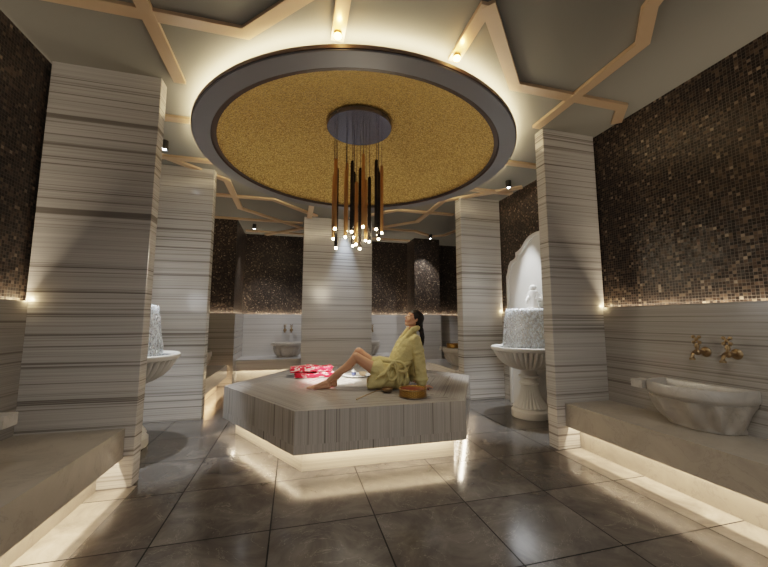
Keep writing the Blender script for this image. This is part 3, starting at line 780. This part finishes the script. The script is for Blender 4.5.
# belt with hanging bow
bm = bmesh.new()
pts = []
for i in range(33):
    a = 2 * PI * i / 32; pts.append((1.205 + .150 * math.cos(a) , 4.03 + .205 * math.sin(a), .835 - .035 * math.cos(a) * -1))
tube(pts, .026, 10, bm, cap=False)
bx, by, bz = 1.10, 3.80, .875
ball(bm, (bx, by, bz), .036, (1.1, .8, .9), 12)
def loop(cx, cz, rx, rz_, tilt, y):
    pp = []
    for i in range(21):
        a = 2 * PI * i / 20; X = rx * math.sin(a) * 1.0; Z = -rz_ + rz_ * math.cos(a)
        pp.append((cx + X * math.cos(tilt) - Z * math.sin(tilt), y - .02 * math.sin(a / 2), cz + X * math.sin(tilt) + Z * math.cos(tilt)))
    tube(pp, .0155, 8, bm, cap=False)
loop(bx, bz, .055, .095, -.15, by - .012); loop(bx + .01, bz, .045, .075, .95, by - .004)
tube([(bx, by, bz), (bx - .05, by + .02, bz + .02), (bx - .10, by + .07, bz + .015)], [.02, .022, .018], 8, bm)
tube([(bx, by - .01, bz), (bx + .035, by - .02, bz - .10), (bx + .05, by - .02, bz - .19), (bx + .05, by - .02, bz - .24)], [.015, .015, .017, .019], 8, bm)
finish(bm, 'belt', M['robe'], W, smooth=True)

# ---------------------------------------------------------------- lights
def area(loc, rot, sx, sy, w, c=(1., .78, .5), name='led'):
    d = bpy.data.lights.new(name, 'AREA'); d.shape = 'RECTANGLE'; d.size = sx; d.size_y = sy; d.energy = w; d.color = c
    o = bpy.data.objects.new(name, d); COL.objects.link(o); o.location = loc; o.rotation_euler = rot; return o
def spotl(loc, target, w, ang, blend=.5, c=(1, 1, 1), r=.03, name='spot'):
    d = bpy.data.lights.new(name, 'SPOT'); d.energy = w; d.spot_size = math.radians(ang); d.spot_blend = blend; d.color = c; d.shadow_soft_size = r
    o = bpy.data.objects.new(name, d); COL.objects.link(o); o.location = loc
    o.rotation_euler = (Vector(target) - Vector(loc)).to_track_quat('-Z', 'Y').to_euler(); return o
def point(loc, w, c=(1, .8, .55), r=.1, name='lamp'):
    d = bpy.data.lights.new(name, 'POINT'); d.energy = w; d.color = c; d.shadow_soft_size = r
    o = bpy.data.objects.new(name, d); COL.objects.link(o); o.location = loc; return o
WARM = (1., .79, .56)
KB = 7.
# under benches (down-facing)
for x, y0, y1 in ((-1.39, -1.5, 3.36), (2.91, -1.5, 3.18), (-1.33, 5.72, 7.48)):
    area((x, (y0 + y1) / 2, .350), (0, 0, 0), .015, y1 - y0, KB * (y1 - y0) * (3. if y0 > 5 else 1.), (1., .62, .34) if y0 > 5 else WARM, 'bench_led')
area((2.88, 6.55, .350), (0, 0, 0), .03, 1.6, KB * 1.6, WARM, 'bench_led')
area((.9, 8.38, .350), (0, 0, 0), 4.2, .03, KB * 4.2, WARM, 'bench_led')
# under slab
for i in range(6):
    a = PI / 3 * i + PI / 6; r = 1.345
    area((.85 + r * math.cos(a), 4.62 + r * math.sin(a), .262), (0, 0, a), .03, 1.5, 9., WARM, 'slab_led')
# dado grooves (up-facing)
KG = 5.
for x, y0, y1 in ((XL - .022, -1.5, 3.36), (XR + .024, -1.5, 3.18), (XN + .024, 3.5, 5.4), (XL - .022, 3.8, 5.3), (XL - .022, 5.75, 7.9), (-1.232, 7.95, 9.2), (3.074, 8.65, 9.2)):
    area((x, (y0 + y1) / 2, HZ - .030), (PI, 0, 0), .018, y1 - y0, KG * (y1 - y0), WARM, 'groove_led')
for x0, x1, y in ((-1.2, 4.7, YB + .024), (-2.0, -1.25, 7.954), (3.1, 3.8, 8.624)):
    area(((x0 + x1) / 2, y, HZ - .030), (PI, 0, 0), x1 - x0, .018, KG * (x1 - x0), (1., .82, .62), 'groove_led')
# spots
spotl((.80, 4.31, 2.30), (.62, 4.95, .56), 90, 62, .8, (1., .93, .82), .12, 'chandelier_glow')
point((.78, 4.31, 2.12), 32, (1., .84, .62), .22, 'chandelier_fill')
spotl((.72, 4.25, 2.2), (.52, 4.72, .56), 800, 27, .5, (1., .96, .88), .05, 'slab_spot')
spotl((-1.61, 4.62, 3.43), (-1.50, 4.45, 0), 430, 42, .4, (.92, .96, 1.), .02)
spotl((3.25, 4.62, 3.43), (3.10, 4.45, 0), 430, 42, .4, (.92, .96, 1.), .02)
spotl((-.94, 8.30, 3.43), (-.6, 8.9, .5), 90, 70, .6, (1., .97, .95), .02)
spotl((3.36, 8.15, 3.43), (3.2, 8.9, .8), 90, 70, .6, (1., .97, .95), .02)
spotl((1.03, 7.24, 3.52), (1.03, 7.42, 1.2), 130, 40, 1., (.72, .85, 1.), .03, 'panel_spot')
spotl((1.4, 8.3, 3.5), (1.4, 8.8, .6), 90, 110, .6, (1., .97, .95), .05, 'back_fill')
for x, y in ((3.12, 4.4), (-1.57, 4.4)):  # unseen lamps added to brighten the tops of the water curtains
    point((x, y, 1.66), 4, (.95, .97, 1.), .16, 'water_fill')
for x, y in ((XL + .0, 3.345), (XR - .0, 3.165), (XN, 5.42)):
    point((x + (.012 if x < 0 else -.012), y, 1.515), .55, (1., .72, .38), .01, 'groove_end_glow')
# two amber bulbs added for the cove-light glint on the copper bands
for x, y in ((.265, 2.425), (1.245, 2.40)):
    point((x, y - .10, 3.49), 1.6, (1., .55, .18), .012, 'cove_glow')
    t = thing('cove_glint', 'small added amber glint above the near ring edge, %s' % ('straight above the chandelier' if x < 1 else 'right one by the forked copper band'), 'lamp', (x, y, 3.530))
    finish(lathe([(.0001, 0), (.032, 0), (.034, -.012), (.030, -.016), (.0001, -.016)], 24), 'socket', M['brass'], t, smooth='auto')
    bm = bmesh.new(); ball(bm, (0, 0, -.024), .030, (1, 1, .7), 14); finish(bm, 'bulb', M['amber'], t, smooth=True)
# unseen fill lamps added to brighten the front part of the room
for x, y in ((-.6, .6), (2.0, .6), (.7, -.8), (.7, 1.4)):
    spotl((x, y, 3.5), (x, y + .4, 0), 55, 130, 1., (1., .95, .88), .15, 'front_fill')

w = bpy.data.worlds.new('w'); S.world = w; w.use_nodes = True
w.node_tree.nodes['Background'].inputs[0].default_value = (1., .95, .88, 1); w.node_tree.nodes['Background'].inputs[1].default_value = .55

# ---------------------------------------------------------------- camera
p, yw, rl = .10636, .2548, .00105
f = Vector((math.sin(yw) * math.cos(p), math.cos(yw) * math.cos(p), math.sin(p)))
r = Vector((math.cos(yw), -math.sin(yw), 0)); u = r.cross(f)
r2 = r * math.cos(rl) + u * math.sin(rl); u2 = -r * math.sin(rl) + u * math.cos(rl)
cd = bpy.data.cameras.new('camera'); cam = bpy.data.objects.new('camera', cd); COL.objects.link(cam)
mw = Matrix((r2, u2, -f)).transposed().to_4x4(); mw.translation = (0, 0, 1.35); cam.matrix_world = mw
cd.sensor_width = 36; cd.lens = 344.6 / 768 * 36; cd.clip_start = .05
S.camera = cam
S.view_settings.view_transform = 'Filmic'; S.view_settings.look = 'Medium Contrast'; S.view_settings.exposure = .28
S.cycles.use_denoising = True; S.cycles.max_bounces = 8; S.cycles.caustics_reflective = False; S.cycles.caustics_refractive = False
S.cycles.sample_clamp_indirect = 8
